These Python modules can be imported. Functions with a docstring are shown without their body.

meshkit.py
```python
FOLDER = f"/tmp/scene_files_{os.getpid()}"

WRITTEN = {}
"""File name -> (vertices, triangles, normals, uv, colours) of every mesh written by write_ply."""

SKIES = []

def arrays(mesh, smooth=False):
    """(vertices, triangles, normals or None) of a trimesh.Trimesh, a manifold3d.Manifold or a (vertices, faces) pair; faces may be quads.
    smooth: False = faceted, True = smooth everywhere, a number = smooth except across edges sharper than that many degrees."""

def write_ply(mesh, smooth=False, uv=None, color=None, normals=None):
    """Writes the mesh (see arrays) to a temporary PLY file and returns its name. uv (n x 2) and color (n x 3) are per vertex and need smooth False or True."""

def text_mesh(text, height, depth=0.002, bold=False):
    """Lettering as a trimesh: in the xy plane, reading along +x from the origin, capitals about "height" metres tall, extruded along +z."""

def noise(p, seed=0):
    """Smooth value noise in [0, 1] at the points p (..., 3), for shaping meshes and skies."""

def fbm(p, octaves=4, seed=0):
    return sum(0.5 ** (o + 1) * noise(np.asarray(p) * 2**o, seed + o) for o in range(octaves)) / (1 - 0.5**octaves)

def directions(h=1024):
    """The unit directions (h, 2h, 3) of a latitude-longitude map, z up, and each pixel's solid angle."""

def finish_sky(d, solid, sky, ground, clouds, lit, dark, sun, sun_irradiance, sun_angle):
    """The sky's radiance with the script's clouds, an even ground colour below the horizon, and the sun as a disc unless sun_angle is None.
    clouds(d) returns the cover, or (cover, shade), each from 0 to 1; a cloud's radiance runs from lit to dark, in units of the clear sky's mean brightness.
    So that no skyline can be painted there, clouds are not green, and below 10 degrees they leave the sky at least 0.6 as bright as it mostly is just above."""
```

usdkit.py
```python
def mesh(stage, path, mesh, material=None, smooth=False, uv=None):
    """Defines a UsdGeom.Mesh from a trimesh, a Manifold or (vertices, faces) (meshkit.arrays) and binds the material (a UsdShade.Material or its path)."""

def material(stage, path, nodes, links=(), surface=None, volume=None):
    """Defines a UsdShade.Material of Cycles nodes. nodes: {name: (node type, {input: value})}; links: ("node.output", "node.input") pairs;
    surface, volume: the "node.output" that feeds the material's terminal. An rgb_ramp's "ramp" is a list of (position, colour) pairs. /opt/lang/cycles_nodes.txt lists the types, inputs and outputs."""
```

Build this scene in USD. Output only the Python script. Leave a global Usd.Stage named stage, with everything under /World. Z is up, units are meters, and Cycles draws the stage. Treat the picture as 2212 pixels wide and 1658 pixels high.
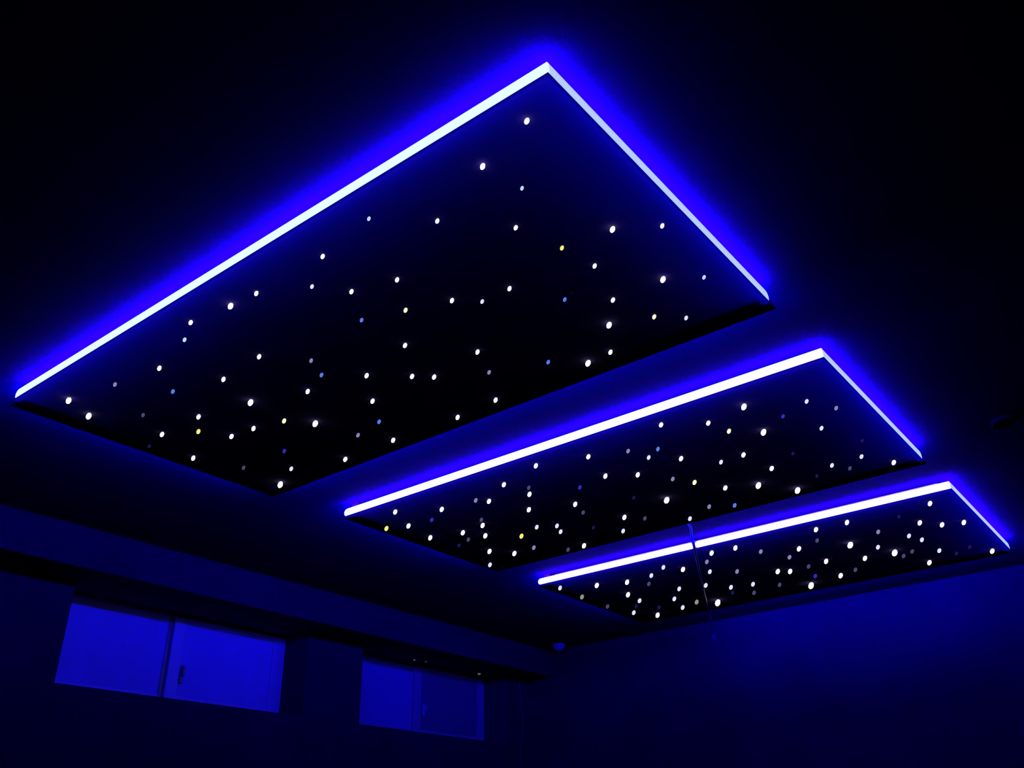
import math
import numpy as np
import trimesh
import manifold3d as m3
from shapely.geometry import Polygon, Point
import usdkit
from pxr import Usd, UsdGeom, UsdShade, Gf, Sdf

# ------------------------------------------------------------------ camera, sky, exposure
stage = Usd.Stage.CreateInMemory()
UsdGeom.SetStageUpAxis(stage, UsdGeom.Tokens.z)
UsdGeom.SetStageMetersPerUnit(stage, 1.0)
UsdGeom.Xform.Define(stage, '/World')
UsdGeom.Scope.Define(stage, '/World/Looks')

W, H, F = 2212, 1658, 1928.2            # picture size and focal length in pixels
YAW, PITCH, ROLL = -0.6537, 0.4974, -0.0225
CAM_Z = 1.10                            # a seated viewer; heights below are above the floor
_f = np.array([math.sin(YAW) * math.cos(PITCH), math.cos(YAW) * math.cos(PITCH), math.sin(PITCH)])
_r = np.array([math.cos(YAW), -math.sin(YAW), 0.0])
_u = np.cross(_r, _f)
_c, _s = math.cos(ROLL), math.sin(ROLL)
RIGHT, UP, FWD = _c * _r + _s * _u, -_s * _r + _c * _u, _f
EYE = np.array([0.0, 0.0, CAM_Z])

cam = UsdGeom.Camera.Define(stage, '/World/camera')
cam.CreateHorizontalApertureAttr(36.0)
cam.CreateVerticalApertureAttr(36.0 * H / W)
cam.CreateFocalLengthAttr(36.0 * F / W)
cam.CreateClippingRangeAttr(Gf.Vec2f(0.02, 100.0))
cam.CreateExposureAttr(0.0)
cam.AddTransformOp().Set(Gf.Matrix4d(*RIGHT, 0, *UP, 0, *(-FWD), 0, *EYE, 1))
# night, windows covered: no sky and no sun; all light comes from the LED strips and the star points


def ray(q):
    return RIGHT * ((q[0] - W / 2) / F) - UP * ((q[1] - H / 2) / F) + FWD


def on_z(q, z):
    d = ray(q)
    return EYE + d * ((z - CAM_Z) / d[2])


def on_x(q, x):
    d = ray(q)
    return EYE + d * (x / d[0])


def on_y(q, y):
    d = ray(q)
    return EYE + d * (y / d[1])


# ------------------------------------------------------------------ materials
def paint(name, color, rough=0.85, spec=0.2, scale=260.0, bump=0.15, vary=0.12):
    lo = tuple(c * (1 - vary) for c in color)
    hi = tuple(min(1, c * (1 + vary)) for c in color)
    return usdkit.material(stage, f'/World/Looks/{name}', {
        'tc': ('texture_coordinate', {}),
        'n': ('noise_texture', {'scale': 3.0, 'detail': 4.0}),
        'r': ('rgb_ramp', {'ramp': [(0.3, lo), (0.7, hi)]}),
        'g': ('noise_texture', {'scale': scale, 'detail': 2.0}),
        'b': ('bump', {'strength': bump, 'distance': 0.002}),
        'p': ('principled_bsdf', {'roughness': rough, 'specular_ior_level': spec})},
        [('tc.object', 'n.vector'), ('tc.object', 'g.vector'), ('n.fac', 'r.fac'), ('r.color', 'p.base_color'),
         ('g.fac', 'b.height'), ('b.normal', 'p.normal')], surface='p.BSDF')


def glow(name, color, strength):
    return usdkit.material(stage, f'/World/Looks/{name}', {'e': ('emission', {'color': color, 'strength': strength})},
                           surface='e.emission')


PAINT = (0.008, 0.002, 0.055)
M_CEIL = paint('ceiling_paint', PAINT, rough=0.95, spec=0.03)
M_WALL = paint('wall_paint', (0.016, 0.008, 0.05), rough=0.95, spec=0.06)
M_DARK = paint('dark_floor', (0.03, 0.03, 0.03))
M_FABRIC = usdkit.material(stage, '/World/Looks/black_fabric', {
    'tc': ('texture_coordinate', {}),
    'n': ('noise_texture', {'scale': 700.0, 'detail': 2.0}),
    'b': ('bump', {'strength': 0.3, 'distance': 0.001}),
    'd': ('diffuse_bsdf', {'color': (0.014, 0.010, 0.03)}),
    't': ('translucent_bsdf', {'color': (0.07, 0.05, 0.21)}),
    'a': ('add_closure', {})},
    [('tc.object', 'n.vector'), ('n.fac', 'b.height'), ('b.normal', 'd.normal'), ('d.BSDF', 'a.closure1'), ('t.BSDF', 'a.closure2')],
    surface='a.closure')
M_REFLECTOR = paint('white_reflector', (0.75, 0.75, 0.75))
M_WOOD = paint('black_batten', (0.02, 0.02, 0.02))
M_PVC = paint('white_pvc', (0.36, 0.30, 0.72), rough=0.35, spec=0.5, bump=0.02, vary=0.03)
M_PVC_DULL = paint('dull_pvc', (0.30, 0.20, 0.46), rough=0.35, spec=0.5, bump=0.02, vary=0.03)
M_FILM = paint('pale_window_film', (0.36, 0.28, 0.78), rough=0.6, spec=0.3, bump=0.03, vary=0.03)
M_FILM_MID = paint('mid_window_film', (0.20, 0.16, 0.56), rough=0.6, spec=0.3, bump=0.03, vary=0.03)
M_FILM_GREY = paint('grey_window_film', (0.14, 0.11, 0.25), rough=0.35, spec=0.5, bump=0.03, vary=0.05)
M_CABLE = paint('blue_cable', (0.012, 0.010, 0.24), rough=0.5, spec=0.3, bump=0.02)
M_CABLE_DARK = paint('dark_cable', (0.04, 0.03, 0.10), rough=0.5, spec=0.3, bump=0.02)
M_PLASTIC = paint('white_plastic', (0.40, 0.40, 0.45), rough=0.4, spec=0.5, bump=0.02, vary=0.03)
M_BLACKPLASTIC = paint('black_plastic', (0.03, 0.02, 0.04), rough=0.15, spec=0.8, bump=0.02)
M_LATCH = paint('dark_latch', (0.10, 0.10, 0.12), rough=0.3, spec=0.6, bump=0.02)
# the strips: a milky diffuser that looks white-hot from the side, and unseen blue emitters added on top to steepen the ceiling glow
B_FACE, B_TOP, B_OPEN = 12.0, 870.0, 60.0
M_LED = {0: glow('blue_led_oblique', (0.80, 1.02, B_FACE), 1.0), 1: glow('blue_led', (1.3, 1.25, B_FACE), 1.0)}  # first panel's paler tint: slanting view angle put into the emission colour
M_LED_SIDE = glow('blue_led_side', (0.46, 0.62, B_FACE), 1.0)  # right-hand strips dimmer: their narrow view angle put into the colour
M_ADDED_DIODES = glow('added_blue_diodes', (0.045, 0.0004, 1.0), B_TOP)
M_ADDED_DIODES_LEFT = glow('added_blue_diodes_left', (0.004, 0.0, 1.0), B_TOP * 4.5)
M_LED_GAP = glow('blue_led_gap', (0.004, 0.0, 1.0), B_OPEN * 2.0)
M_LED_LEFT = {i: glow(f'blue_led_left_{i}', (0.004, 0.0, 1.0), B_OPEN * m) for i, m in enumerate((1.6, 1.6, 0.85))}
M_LED_FAR = glow('blue_led_far_wall', (0.004, 0.0, 1.0), B_OPEN * 2.5)
M_STAR = {
    'B': glow('star_brightest', (9.0, 9.0, 8.0), 1.0), 'W': glow('star_white', (3.0, 3.0, 2.8), 1.0),
    'C': glow('star_cream', (1.25, 1.15, 0.66), 1.0), 'Y': glow('star_yellow', (0.95, 0.85, 0.22), 1.0),
    'I': glow('star_ice', (0.50, 0.68, 1.1), 1.0), 'L': glow('star_pale', (0.74, 0.76, 1.05), 1.0),
    'D': glow('star_dim', (0.24, 0.22, 0.45), 1.0), 'F': glow('star_faint', (0.075, 0.06, 0.16), 1.0),
    'G': glow('star_grey', (0.28, 0.28, 0.24), 1.0), 'S': glow('star_sky_blue', (0.09, 0.20, 0.80), 1.0),
    'U': glow('star_deep_blue', (0.035, 0.025, 0.48), 1.0), 'V': glow('star_barely', (0.012, 0.008, 0.10), 1.0)}
STAR_LABEL = {'C': 'cream star light', 'Y': 'yellow star light', 'I': 'ice blue star light', 'D': 'dim lavender star light',
              'F': 'faint grey star light', 'G': 'grey star light', 'S': 'sky blue star light', 'U': 'deep blue star light',
              'V': 'barely glowing blue star light', 'B': 'brightest white star light with a halo'}

# ------------------------------------------------------------------ helpers
_count = {}


def path_of(name, parent):
    base = f'{parent}/{name}' if parent else f'/World/{name}'
    k = _count.get(base, -1) + 1
    _count[base] = k
    return base if k == 0 else f'{base}_{k:03d}'


def obj(name, mesh, m, parent=None, label=None, smooth=False):
    p = path_of(name, parent)
    prim = usdkit.mesh(stage, p, mesh, m, smooth=smooth).GetPrim()
    if label:
        prim.SetCustomDataByKey('label', label)
    return prim


def tag(prim, label, category, group=None, kind=None):
    prim.SetCustomDataByKey('label', label)
    prim.SetCustomDataByKey('category', category)
    if group:
        prim.SetCustomDataByKey('group', group)
    if kind:
        prim.SetCustomDataByKey('kind', kind)
    return prim


def thing(name, loc, label, category, group=None, kind=None):
    p = path_of(name, None)
    x = UsdGeom.Xform.Define(stage, p)
    x.AddTranslateOp().Set(Gf.Vec3d(*map(float, loc)))
    return p, tag(x.GetPrim(), label, category, group, kind)


def box(x0, x1, y0, y1, z0, z1):
    m = trimesh.creation.box((x1 - x0, y1 - y0, z1 - z0))
    m.apply_translation(((x0 + x1) / 2, (y0 + y1) / 2, (z0 + z1) / 2))
    return m


def soft_box(x0, x1, y0, y1, z0, z1, r=0.004, n=8):
    """A box with rounded edges: the hull of eight spheres."""
    s = m3.Manifold.sphere(r, n)
    return m3.Manifold.batch_hull([s.translate((x, y, z)) for x in (x0 + r, x1 - r) for y in (y0 + r, y1 - r) for z in (z0 + r, z1 - r)])


def to_m(t):
    return m3.Manifold(m3.Mesh(np.asarray(t.vertices, np.float32), np.asarray(t.faces, np.uint32)))


def stadium(length, height, depth, ends=(True, True)):
    """A flat bar along +x from 0, its ends rounded in elevation, standing from z=0 to height, depth along +y."""
    r = height / 2
    pts = []
    if ends[1]:
        pts += [(length - r + r * math.cos(a), r + r * math.sin(a)) for a in np.linspace(-math.pi / 2, math.pi / 2, 13)]
    else:
        pts += [(length, 0), (length, height)]
    if ends[0]:
        pts += [(r - r * math.cos(a), r - r * math.sin(a)) for a in np.linspace(-math.pi / 2, math.pi / 2, 13)]
    else:
        pts += [(0, height), (0, 0)]
    m = trimesh.creation.extrude_polygon(Polygon(pts), depth, engine='earcut')
    v = np.array(m.vertices)
    return trimesh.Trimesh(np.stack([v[:, 0], depth - v[:, 2], v[:, 1]], 1), np.array(m.faces), process=False)


def tube(points, r, n=10, steps=6):
    """A round cable along a smooth curve through the points."""
    P = np.asarray(points, float)
    E_ = np.vstack([2 * P[0] - P[1], P, 2 * P[-1] - P[-2]])
    out = []
    for i in range(1, len(E_) - 2):
        for t in np.arange(steps) / steps:
            a, b, c, d = E_[i - 1:i + 3]
            out.append(0.5 * (2 * b + (c - a) * t + (2 * a - 5 * b + 4 * c - d) * t * t + (3 * b - a - 3 * c + d) * t ** 3))
    out.append(P[-1])
    C = np.array(out)
    T = np.gradient(C, axis=0)
    T /= np.linalg.norm(T, axis=1, keepdims=True)
    ref = np.array([1.0, 0.0, 0.05])
    A = np.cross(T, ref)
    A /= np.linalg.norm(A, axis=1, keepdims=True)
    B = np.cross(T, A)
    an = np.linspace(0, 2 * math.pi, n, endpoint=False)
    V = (C[:, None] + r * (np.cos(an)[None, :, None] * A[:, None] + np.sin(an)[None, :, None] * B[:, None])).reshape(-1, 3)
    Fc = []
    for i in range(len(C) - 1):
        for j in range(n):
            a, b = i * n + j, i * n + (j + 1) % n
            Fc += [(a, b, b + n), (a, b + n, a + n)]
    k = len(V)
    V = np.vstack([V, C[:1], C[-1:]])
    for j in range(n):
        Fc += [(k, (j + 1) % n, j), (k + 1, (len(C) - 1) * n + j, (len(C) - 1) * n + (j + 1) % n)]
    m = trimesh.Trimesh(V, np.array(Fc), process=False)
    m.fix_normals()
    return m


# ------------------------------------------------------------------ the room
Z_PANEL, Z_CEIL, Z_SOFFIT, Z_SILL = CAM_Z + 1.50, CAM_Z + 1.57, CAM_Z + 1.365, CAM_Z + 0.855
X_WALL, X_FASCIA, X_PANE = -4.60, -4.35, -4.785
Y_FAR, Y_BACK, X_RIGHT = 6.12, -1.60, 3.0

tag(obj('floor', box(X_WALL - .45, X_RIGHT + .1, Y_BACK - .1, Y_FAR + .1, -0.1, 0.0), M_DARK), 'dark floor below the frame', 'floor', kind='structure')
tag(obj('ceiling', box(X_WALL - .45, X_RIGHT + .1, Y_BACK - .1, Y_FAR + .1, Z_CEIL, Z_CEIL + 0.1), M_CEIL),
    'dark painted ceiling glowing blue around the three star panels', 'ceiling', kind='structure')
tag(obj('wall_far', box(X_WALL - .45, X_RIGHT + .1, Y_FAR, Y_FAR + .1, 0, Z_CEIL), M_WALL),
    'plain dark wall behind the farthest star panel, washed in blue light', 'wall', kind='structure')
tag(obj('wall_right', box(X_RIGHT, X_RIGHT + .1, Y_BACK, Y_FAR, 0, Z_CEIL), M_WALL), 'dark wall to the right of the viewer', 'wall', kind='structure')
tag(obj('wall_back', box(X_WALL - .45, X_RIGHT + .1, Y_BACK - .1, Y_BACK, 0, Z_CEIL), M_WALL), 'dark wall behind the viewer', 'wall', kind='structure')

# window openings: (left at the wall face, right at the wall face, left at the pane, right at the pane)
OPEN = [(2.225, 3.795, 2.225, 3.765), (4.275, 5.86, 4.275, 5.785)]
slab = to_m(box(X_WALL - .45, X_WALL, Y_BACK, Y_FAR, 0, Z_CEIL))
for a, b, c, d in OPEN:
    k = (d - b) / (X_WALL - X_PANE)
    pts = [(x, y, z) for x, y0, y1 in ((X_WALL + .02, a, b - k * .02), (X_WALL - .50, c, b + k * .50)) for y in (y0, y1) for z in (Z_SILL, Z_SOFFIT)]
    slab = slab - m3.Manifold.hull_points(np.array(pts))
tag(obj('wall_left', slab, M_WALL), 'dark wall with two deep high window recesses', 'wall', kind='structure')
tag(obj('trim_1', soft_box(X_WALL - .0, X_FASCIA, Y_BACK, Y_FAR, Z_SOFFIT, Z_CEIL, 0.003), M_WALL),
    'long boxed bulkhead under the ceiling above the two windows', 'bulkhead', kind='structure')


# ------------------------------------------------------------------ windows
def window(name, y0, y1, stile, latch, films, label, jamb, latch_mat, splay, shadow_strip=False, M_PVC=M_PVC):
    """A white sliding window of two sashes at the back of its recess; stile = (y0, y1) of the front meeting stile."""
    p, _ = thing(name, (X_PANE, (y0 + y1) / 2, Z_SILL), label, 'window', kind='structure')
    o = np.array([X_PANE, (y0 + y1) / 2, Z_SILL])

    def b(xa, xb, ya, yb, za, zb, r=0.003):
        return soft_box(xa, xb, ya - o[1], yb - o[1], za, zb, r)
    h = Z_SOFFIT - Z_SILL
    y1b = y1 + splay * 0.03
    fr = b(-.05, -.012, y0 - .0, y1b, 0, .035) + b(-.05, -.012, y0, y1b, h - .025, h) + b(-.05, -.012, y0, y0 + .03, 0, h) + b(-.05, -.012, y1 - .025, y1b, 0, h)
    obj('frame', fr, M_PVC, p)
    z0, z1 = .022, h - .018
    s0, s1 = stile
    # rear sash at the left, front sash at the right, overlapping at the stile
    L = b(-.042, -.020, y0 + .02, y0 + .05, z0, z1) + b(-.042, -.020, s0 - .03, s0 + .02, z0, z1) + b(-.042, -.020, y0 + .02, s0, z0, z0 + .03) + b(-.042, -.020, y0 + .02, s0, z1 - .02, z1)
    sa = obj('sash', L, M_PVC, p)
    obj('pane', box(-.034, -.024, y0 + .045 - o[1], s0 - .028 - o[1], z0 + .02, z1 - .015), films[0], str(sa.GetPath()))
    Rr = b(-.020, .004, s0, s1, z0, z1) + b(-.020, .004, y1 - jamb, y1 - .004, z0, z1) + b(-.020, .004, s0, y1 - .005, z0, z0 + .03) + b(-.020, .004, s0, y1 - .005, z1 - .018, z1)
    sb = obj('sash', Rr, M_PVC, p)
    obj('pane', box(-.012, -.004, s1 - .006 - o[1], y1 - jamb + .006 - o[1], z0 + .02, z1 - .012), films[1], str(sb.GetPath()))
    if shadow_strip:  # dark strip standing in for the shade between the two sashes
        obj('shadow_strip', box(-.019, -.014, s0 - .024 - o[1], s0 - .001 - o[1], z0 + .01, z1 - .008), M_LATCH, p, 'dark strip painted for the shadow gap beside the stile')
    ly, lz, lh = latch
    hd = soft_box(.003, .012, ly - .012 - o[1], ly + .012 - o[1], lz - lh, lz + lh, .004) + \
        soft_box(.010, .030, ly - .008 - o[1], ly + .010 - o[1], lz - lh * .2, lz + lh * .9, .005)
    obj('latch', hd, latch_mat, p, smooth=40)


def ywin(q):
    return float(on_x(q, X_PANE)[1])


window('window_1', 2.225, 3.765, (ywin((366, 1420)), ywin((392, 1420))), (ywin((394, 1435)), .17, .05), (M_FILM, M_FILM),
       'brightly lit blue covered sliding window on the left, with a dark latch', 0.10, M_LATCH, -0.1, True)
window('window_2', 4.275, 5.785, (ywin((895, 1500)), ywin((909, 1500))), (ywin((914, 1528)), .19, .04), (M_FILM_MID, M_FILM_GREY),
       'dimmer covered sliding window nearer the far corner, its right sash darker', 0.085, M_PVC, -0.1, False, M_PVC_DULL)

# ------------------------------------------------------------------ the star panels
# stars read off the photograph, tile by tile: (tile origin, tile scale, [(x, y, kind)])
STARS = [
    ((700, 200), 4.422, [(1937, 272, 'B'), (1515, 705, 'B'), (1891, 913, 'I'), (428, 1204, 'I'), (1082, 1226, 'W'), (1831, 1290, 'W')]),
    ((1180, 400), 4.422, [(633, 422, 'B'), (1108, 388, 'W'), (150, 599, 'Y'), (462, 771, 'W'), (1115, 900, 'B'), (1507, 879, 'I'), (177, 1091, 'S'),
                          (637, 1096, 'W'), (1031, 1256, 'C'), (1336, 1267, 'L'), (600, 1336, 'B'), (613, 1594, 'W')]),
    ((680, 540), 4.422, [(75, 61, 'W'), (786, 284, 'W'), (350, 397, 'W'), (867, 574, 'C'), (447, 668, 'S'), (1310, 482, 'W'), (1599, 491, 'L'), (1860, 368, 'W'),
                         (862, 910, 'W'), (1554, 973, 'W'), (1665, 1167, 'D'), (64, 1192, 'S'), (495, 1199, 'W'), (929, 1206, 'W'), (1140, 1212, 'W'),
                         (552, 1442, 'W'), (614, 1639, 'S'), (1727, 1432, 'W'), (1364, 1597, 'W')]),
    ((230, 540), 4.422, [(1963, 348, 'L'), (1431, 414, 'W'), (1185, 535, 'B'), (804, 692, 'W'), (746, 856, 'I'), (1458, 1018, 'W'), (1955, 1055, 'D'), (505, 1128, 'W'),
                         (1117, 1234, 'W'), (81, 1283, 'D'), (634, 1350, 'S'), (1922, 1350, 'W'), (1376, 1456, 'B'), (349, 1575, 'F'), (879, 1592, 'W'), (1697, 1631, 'C')]),
    ((0, 720), 4.422, [(655, 641, 'B'), (847, 789, 'B'), (1547, 964, 'W'), (1895, 936, 'Y'), (1426, 1076, 'V'), (1846, 1190, 'W')]),
    ((460, 740), 4.422, [(977, 773, 'B'), (387, 819, 'W'), (177, 895, 'W'), (1386, 882, 'D'), (1721, 931, 'W'), (682, 1034, 'U'), (1264, 1113, 'W'), (293, 1193, 'F'),
                         (748, 1203, 'L'), (643, 1355, 'B')]),
    ((900, 700), 4.422, [(1257, 362, 'S'), (1637, 373, 'B'), (1139, 1352, 'W'), (1640, 1266, 'W'), (2020, 1211, 'D'), (833, 1532, 'W'), (1071, 1560, 'F'), (1078, 1624, 'W'),
                         (1559, 1558, 'U'), (1803, 1450, 'W'), (2112, 1438, 'W')]),
    ((740, 930), 4.422, [(503, 776, 'W'), (419, 933, 'Y'), (629, 909, 'W'), (947, 751, 'W'), (852, 851, 'U'), (837, 1022, 'W'), (1149, 974, 'W'), (1112, 1095, 'V'),
                         (1201, 1039, 'F'), (1272, 665, 'D'), (1398, 674, 'W'), (1326, 850, 'F'), (1338, 904, 'W'), (1363, 1003, 'W'), (1403, 1152, 'W'), (1408, 1280, 'L'),
                         (1641, 1172, 'W'), (1709, 1006, 'Y'), (1779, 754, 'W'), (1855, 920, 'L'), (1827, 1116, 'D'), (2048, 908, 'L'), (2083, 964, 'L'), (2154, 1135, 'F')]),
    ((1200, 850), 4.422, [(188, 1056, 'W'), (264, 1134, 'F'), (658, 1181, 'W'), (646, 1311, 'L'), (854, 1190, 'F'), (748, 992, 'V'), (361, 1278, 'V'), (272, 1452, 'W'),
                          (890, 609, 'L'), (978, 528, 'S'), (1199, 620, 'W'), (1008, 298, 'W'), (1459, 281, 'W'), (1657, 358, 'C'), (1799, 126, 'B'), (1987, 369, 'B'),
                          (2173, 216, 'U'), (1795, 585, 'W'), (1581, 653, 'L'), (2065, 714, 'W'), (1120, 814, 'D'), (1328, 847, 'C'), (1622, 900, 'W'), (1938, 877, 'B'),
                          (1062, 1017, 'B'), (1468, 1078, 'D'), (1711, 1066, 'S'), (1284, 1193, 'L')]),
    ((1600, 740), 4.422, [(630, 560, 'L'), (912, 624, 'D'), (772, 816, 'L'), (1161, 935, 'V'), (1154, 1087, 'L'), (1462, 1144, 'W'), (872, 1171, 'L'), (1043, 1199, 'F'),
                          (728, 1272, 'V'), (499, 1058, 'V'), (543, 1411, 'B')]),
    ((1150, 1120), 5.5275, [(331, 826, 'L'), (593, 933, 'G'), (769, 796, 'W'), (1131, 757, 'W'), (1142, 907, 'W'), (1280, 978, 'L'), (1240, 1043, 'V'), (898, 1047, 'F'),
                            (1211, 1121, 'L'), (1513, 1057, 'V'), (1495, 1151, 'W'), (1420, 678, 'L'), (1391, 777, 'F'), (1564, 580, 'L'), (1798, 605, 'W'), (1753, 836, 'L'),
                            (1695, 956, 'L'), (1795, 1059, 'L'), (1962, 994, 'G')]),
    ((1450, 1080), 5.5275, [(482, 631, 'W'), (425, 735, 'D'), (766, 570, 'W'), (1069, 613, 'D'), (461, 853, 'L'), (786, 850, 'D'), (412, 1016, 'L'), (713, 1039, 'L'),
                            (976, 1002, 'L'), (989, 1104, 'F'), (732, 1104, 'V'), (555, 1224, 'B'), (1294, 1009, 'F'), (1272, 851, 'W'), (1419, 850, 'W'), (1412, 680, 'D'),
                            (1525, 580, 'W'), (1742, 480, 'F'), (1728, 351, 'W'), (2098, 266, 'W'), (2137, 536, 'B'), (1849, 729, 'W'), (1640, 790, 'F'), (1720, 905, 'U'),
                            (1670, 1019, 'B'), (2023, 900, 'W'), (2199, 830, 'F')]),
    ((1812, 1000), 5.5275, [(717, 637, 'V'), (1088, 482, 'W'), (966, 712, 'W'), (1232, 736, 'W'), (1493, 708, 'W'), (470, 820, 'D'), (838, 868, 'L'), (992, 914, 'L'),
                            (467, 1003, 'L'), (667, 1071, 'B'), (876, 1053, 'F'), (774, 1107, 'F'), (312, 1136, 'W'), (1081, 1187, 'W'), (1200, 1044, 'L'), (1406, 1077, 'V'),
                            (1562, 1000, 'V'), (1832, 1050, 'W')])]
SIZE = {'B': 1.25, 'W': 1.0, 'C': 1.0, 'Y': 1.0, 'I': .9, 'L': .92, 'D': .9, 'F': .85, 'G': .95, 'S': .9, 'U': .85, 'V': .75}

PANELS = [(-3.162, -0.759, 1.143, 2.337), (-3.138, -0.757, 2.730, 3.916), (-3.142, -0.754, 4.305, 5.560)]
PLABEL = ['nearest and largest black star panel under the ceiling, edged with a blue LED strip',
          'middle black star panel under the ceiling, between the nearest and the farthest one',
          'farthest black star panel beside the far wall, crossed by a hanging cable']
BOARD, LIFT, LED_H, LED_T, INSET, HID = 0.0045, 0.0055, 0.037, 0.008, 0.004, 0.03

TIP = UP * math.cos(math.radians(24)) + RIGHT * math.sin(math.radians(24))   # shared lean: camera-shake smear of the star points put into the shape
TIP /= np.linalg.norm(TIP)
ICO = trimesh.creation.icosphere(2, 1.0)


def star_tip(c, a, b):
    """An egg-shaped fibre tip at c, half-length b along the common lean, half-width a."""
    v = np.array(ICO.vertices)
    t = v @ TIP
    w = v - np.outer(t, TIP)
    return trimesh.Trimesh(w * a + np.outer(t, TIP) * b + c, ICO.faces, process=False)


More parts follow.
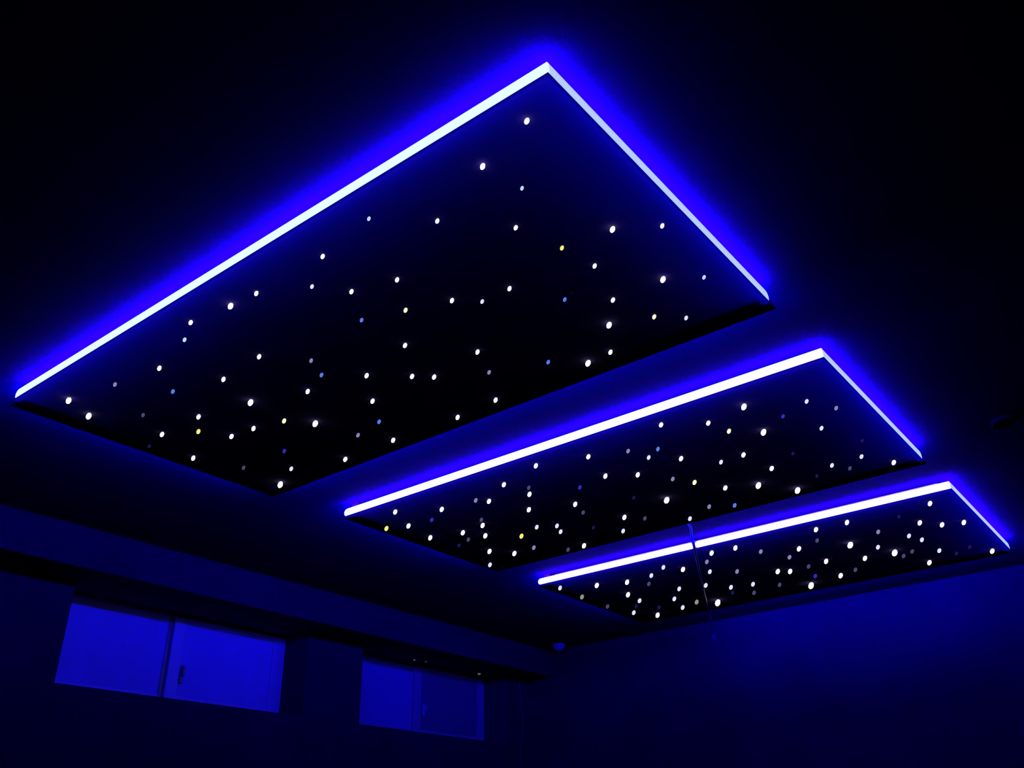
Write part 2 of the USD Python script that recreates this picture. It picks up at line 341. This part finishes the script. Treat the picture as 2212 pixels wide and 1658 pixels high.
panel_path = []
for k, (xl, xr, yn, yf) in enumerate(PANELS):
    base = np.array([(xl + xr) / 2, (yn + yf) / 2, Z_PANEL])
    p, _ = thing('star_panel', base, PLABEL[k], 'ceiling panel', 'black star panels under the ceiling')
    panel_path.append(p)
    hx, hy, hz = (xr - xl) / 2, (yf - yn) / 2, Z_CEIL - Z_PANEL
    obj('board', box(-hx, hx, -hy, hy, 0, BOARD), M_FABRIC, p)
    # rails that carry the board from the ceiling, out of sight behind its far and left edges
    e = HID + LED_T + .003
    for x0, x1, y0, y1 in ((-hx + e, -hx + e + .04, -hy + .02, hy - e), (-hx + e + .045, hx - .02, hy - e - .04, hy - e)):
        obj('rail', box(x0, x1, y0, y1, BOARD + .001, hz), M_WOOD, p)
    obj('cavity_reflector', box(-hx + e + .045, hx - .07, -hy + .07, hy - e - .045, hz - .0015, hz - .0002), M_REFLECTOR, p)  # unseen white sheet added to spread strip light across the board
    # unseen opaque strips added to block light leaking through the board edge
    for x0, x1, y0, y1 in ((-hx, -hx + e + .006, -hy + .012, hy), (-hx + e + .006, hx, hy - e - .006, hy)):
        obj('light_block', box(x0, x1, y0, y1, BOARD, BOARD + .0009), M_WOOD, p)
    # LED strips standing on the rim

    def strip(length, at, turn, m, ends, added_diodes=M_ADDED_DIODES):
        T = trimesh.transformations.translation_matrix((*at, LIFT)) @ trimesh.transformations.rotation_matrix(turn, (0, 0, 1))
        st = stadium(length, LED_H, LED_T, ends)
        st.apply_transform(T)
        prim = obj('led_strip', st, m, p)
        if added_diodes:                       # unseen upward row added to shape the glow on the ceiling
            a_, b_ = (.02 if ends[0] else .002), length - (.02 if ends[1] else .002)
            d_ = box(a_, b_, .003, LED_T - .0005, LED_H - .001, LED_H + .0002)
            d_.apply_transform(T)
            top = trimesh.Trimesh(d_.vertices, d_.faces[d_.face_normals[:, 2] > .9], process=True)   # only the upper face is bare
            obj('added_diodes', top, added_diodes, str(prim.GetPath()))

    y = -hy + INSET
    led = M_LED[min(k, 1)]
    x0, x1 = -hx + (.045 if k == 0 else .006), hx - INSET
    if k == 2:
        g = float(on_y((1499, 1177), yn + INSET)[0]) - base[0]
        strip(g - .005 - x0, (x0, y), 0, led, (True, True))
        strip(x1 - g - .005, (g + .005, y), 0, led, (True, False))
    else:
        strip(x1 - x0, (x0, y), 0, led, (True, False))
    strip(2 * hy - INSET - LED_T - .035, (hx - INSET, -hy + INSET + LED_T), math.pi / 2, M_LED_SIDE, (False, True))
    strip(2 * hy - .06, (-hx + HID, hy - .03), -math.pi / 2, M_LED_LEFT[k], (True, True), M_ADDED_DIODES_LEFT)
    fx0 = -hx + .03 if k < 2 else (-2.80 - base[0])
    strip(hx - .03 - fx0, (hx - .03, hy - HID), math.pi, M_LED_FAR if k == 2 else M_LED_GAP, (True, True))
    # the stars
    for (ox, oy), sc, rows in STARS:
        for sx, sy, kind in rows:
            q = (ox + sx / sc, oy + sy / sc)
            c = on_z(q, Z_PANEL - 0.004)
            if not (xl - .03 <= c[0] <= xr + .03 and yn - .05 <= c[1] <= yf + .06):
                continue
            mpp = float((c - EYE) @ FWD) / F                      # metres per pixel there
            a, b = 4.0 * mpp * SIZE[kind], 5.8 * mpp * SIZE[kind]
            c = on_z(q, Z_PANEL - 0.92 * b)
            obj('star_light', star_tip(c - base, a, b), M_STAR[kind], p, STAR_LABEL.get(kind), smooth=True)

# ------------------------------------------------------------------ cables, detector, star reflection dots
pts = [on_z((1489, 1128), Z_CEIL - .012) + np.array([0, -.10, .004]), on_z((1490, 1135), Z_CEIL - .012), on_z((1494, 1158), Z_PANEL + .035), on_z((1499, 1178), Z_PANEL - .012)]
pts += [on_z(q, Z_PANEL - dz) for q, dz in (((1505, 1206), .020), ((1513, 1244), .026), ((1522, 1285), .026), ((1530, 1320), .018), ((1536, 1341), .010))]
pts += [on_y(q, Y_FAR - .014) for q in ((1540, 1366), (1542, 1378))]
pts.append(on_y((1545, 1392), Y_FAR + .03))        # and into the wall
tag(obj('power_cable', tube(pts, .007), M_CABLE, smooth=True), 'thin power cable slung under the farthest star panel and into the far wall', 'cable')

pts = [on_x(q, X_WALL + .010) for q in ((1121, 1460), (1123, 1490), (1128, 1530), (1130, 1560), (1126, 1600), (1125, 1640), (1127, 1670))]
pts[0][2] = Z_SOFFIT - .002
for q in pts:
    q[1] = min(q[1], Y_FAR - .012)
e = pts[-1]
pts += [np.array([e[0], e[1], z]) for z in (1.0, 0.5, 0.006)]
tag(obj('wall_cable', tube(pts, .005, 8), M_CABLE_DARK, smooth=True), 'thin slack cable hanging from the bulkhead in the far left corner', 'cable')

c = on_z((1207, 1391), Z_CEIL)
p, _ = thing('dome_detector', c, 'small pale dome detector on the ceiling in the far left corner', 'detector')
prof = [(0, 0), (.052, 0), (.052, -.016), (.047, -.020)] + [(.044 * math.cos(a), -.020 - .036 * math.sin(a)) for a in np.linspace(0.1, math.pi / 2, 8)]
prof = [(r, z) for r, z in prof]
base_m = trimesh.creation.revolve(np.array([(0.0, 0.0), (.050, 0.0), (.052, -.004), (.052, -.014), (.048, -.018), (0.0, -.018)]), sections=32)
dome_m = trimesh.creation.revolve(np.array([(.045 * math.cos(a), -.016 - .038 * math.sin(a)) for a in np.linspace(0, math.pi / 2, 10)] + [(0.0, -.016)]), sections=32)
for m_ in (base_m, dome_m):
    m_.fix_normals()
obj('base', base_m, M_PLASTIC, p, smooth=40)
obj('dome', dome_m, M_PLASTIC, p, smooth=40)

c = on_z((2171, 906), Z_CEIL)
p, _ = thing('ceiling_fitting', c, 'small round dark fitting on the bare ceiling right of the panels', 'ceiling fitting')
ring = trimesh.creation.revolve(np.array([(.052, 0.0), (.055, -.004), (.055, -.012), (.050, -.018), (.044, -.014), (.044, 0.0), (.052, 0.0)]), sections=32)
disc = trimesh.creation.revolve(np.array([(0.0, 0.0), (.044, 0.0), (.044, -.006), (.030, -.010), (0.0, -.011)]), sections=32)
for m_ in (ring, disc):
    m_.fix_normals()
obj('rim', ring, M_CEIL, p, smooth=40)
obj('domed_disc', disc, M_CEIL, p, smooth=40)

M_STAR_GLINT = {s: glow(f'star_reflection_{i}', (s, s, s * 1.15), 1.0) for i, s in enumerate((0.055, 0.04, 0.10))}  # glowing dots painted in for star reflections at the window
for q, r, s, lab in (((895, 1424), .010, .055, 'tiny faint grey dot painted as a star reflection, leftmost of three in the head of the dimmer window'),
                     ((920, 1428), .009, .04, 'tiny faint grey dot painted as a star reflection, middle one of three in the head of the dimmer window'),
                     ((1035, 1454), .013, .10, 'tiny grey dot painted as a star reflection, rightmost of three in the head of the dimmer window')):
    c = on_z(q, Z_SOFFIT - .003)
    p, _ = thing('star_reflection', (c[0], c[1], Z_SOFFIT), lab, 'light', 'star reflection dots in the window head')
    domed_disc = trimesh.creation.revolve(np.array([(0.0, 0.0), (r, 0.0), (r * .92, -.5 * r), (r * .6, -.95 * r), (0.0, -1.15 * r)]), sections=20)
    ring_m = trimesh.creation.revolve(np.array([(r, 0.0), (r * 1.3, 0.0), (r * 1.3, -.002), (r, -.003), (r, 0.0)]), sections=20)
    for m_ in (domed_disc, ring_m):
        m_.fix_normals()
    obj('domed_disc', domed_disc, M_STAR_GLINT[s], p, smooth=40)
    obj('dark_ring', ring_m, M_BLACKPLASTIC, p, smooth=40)
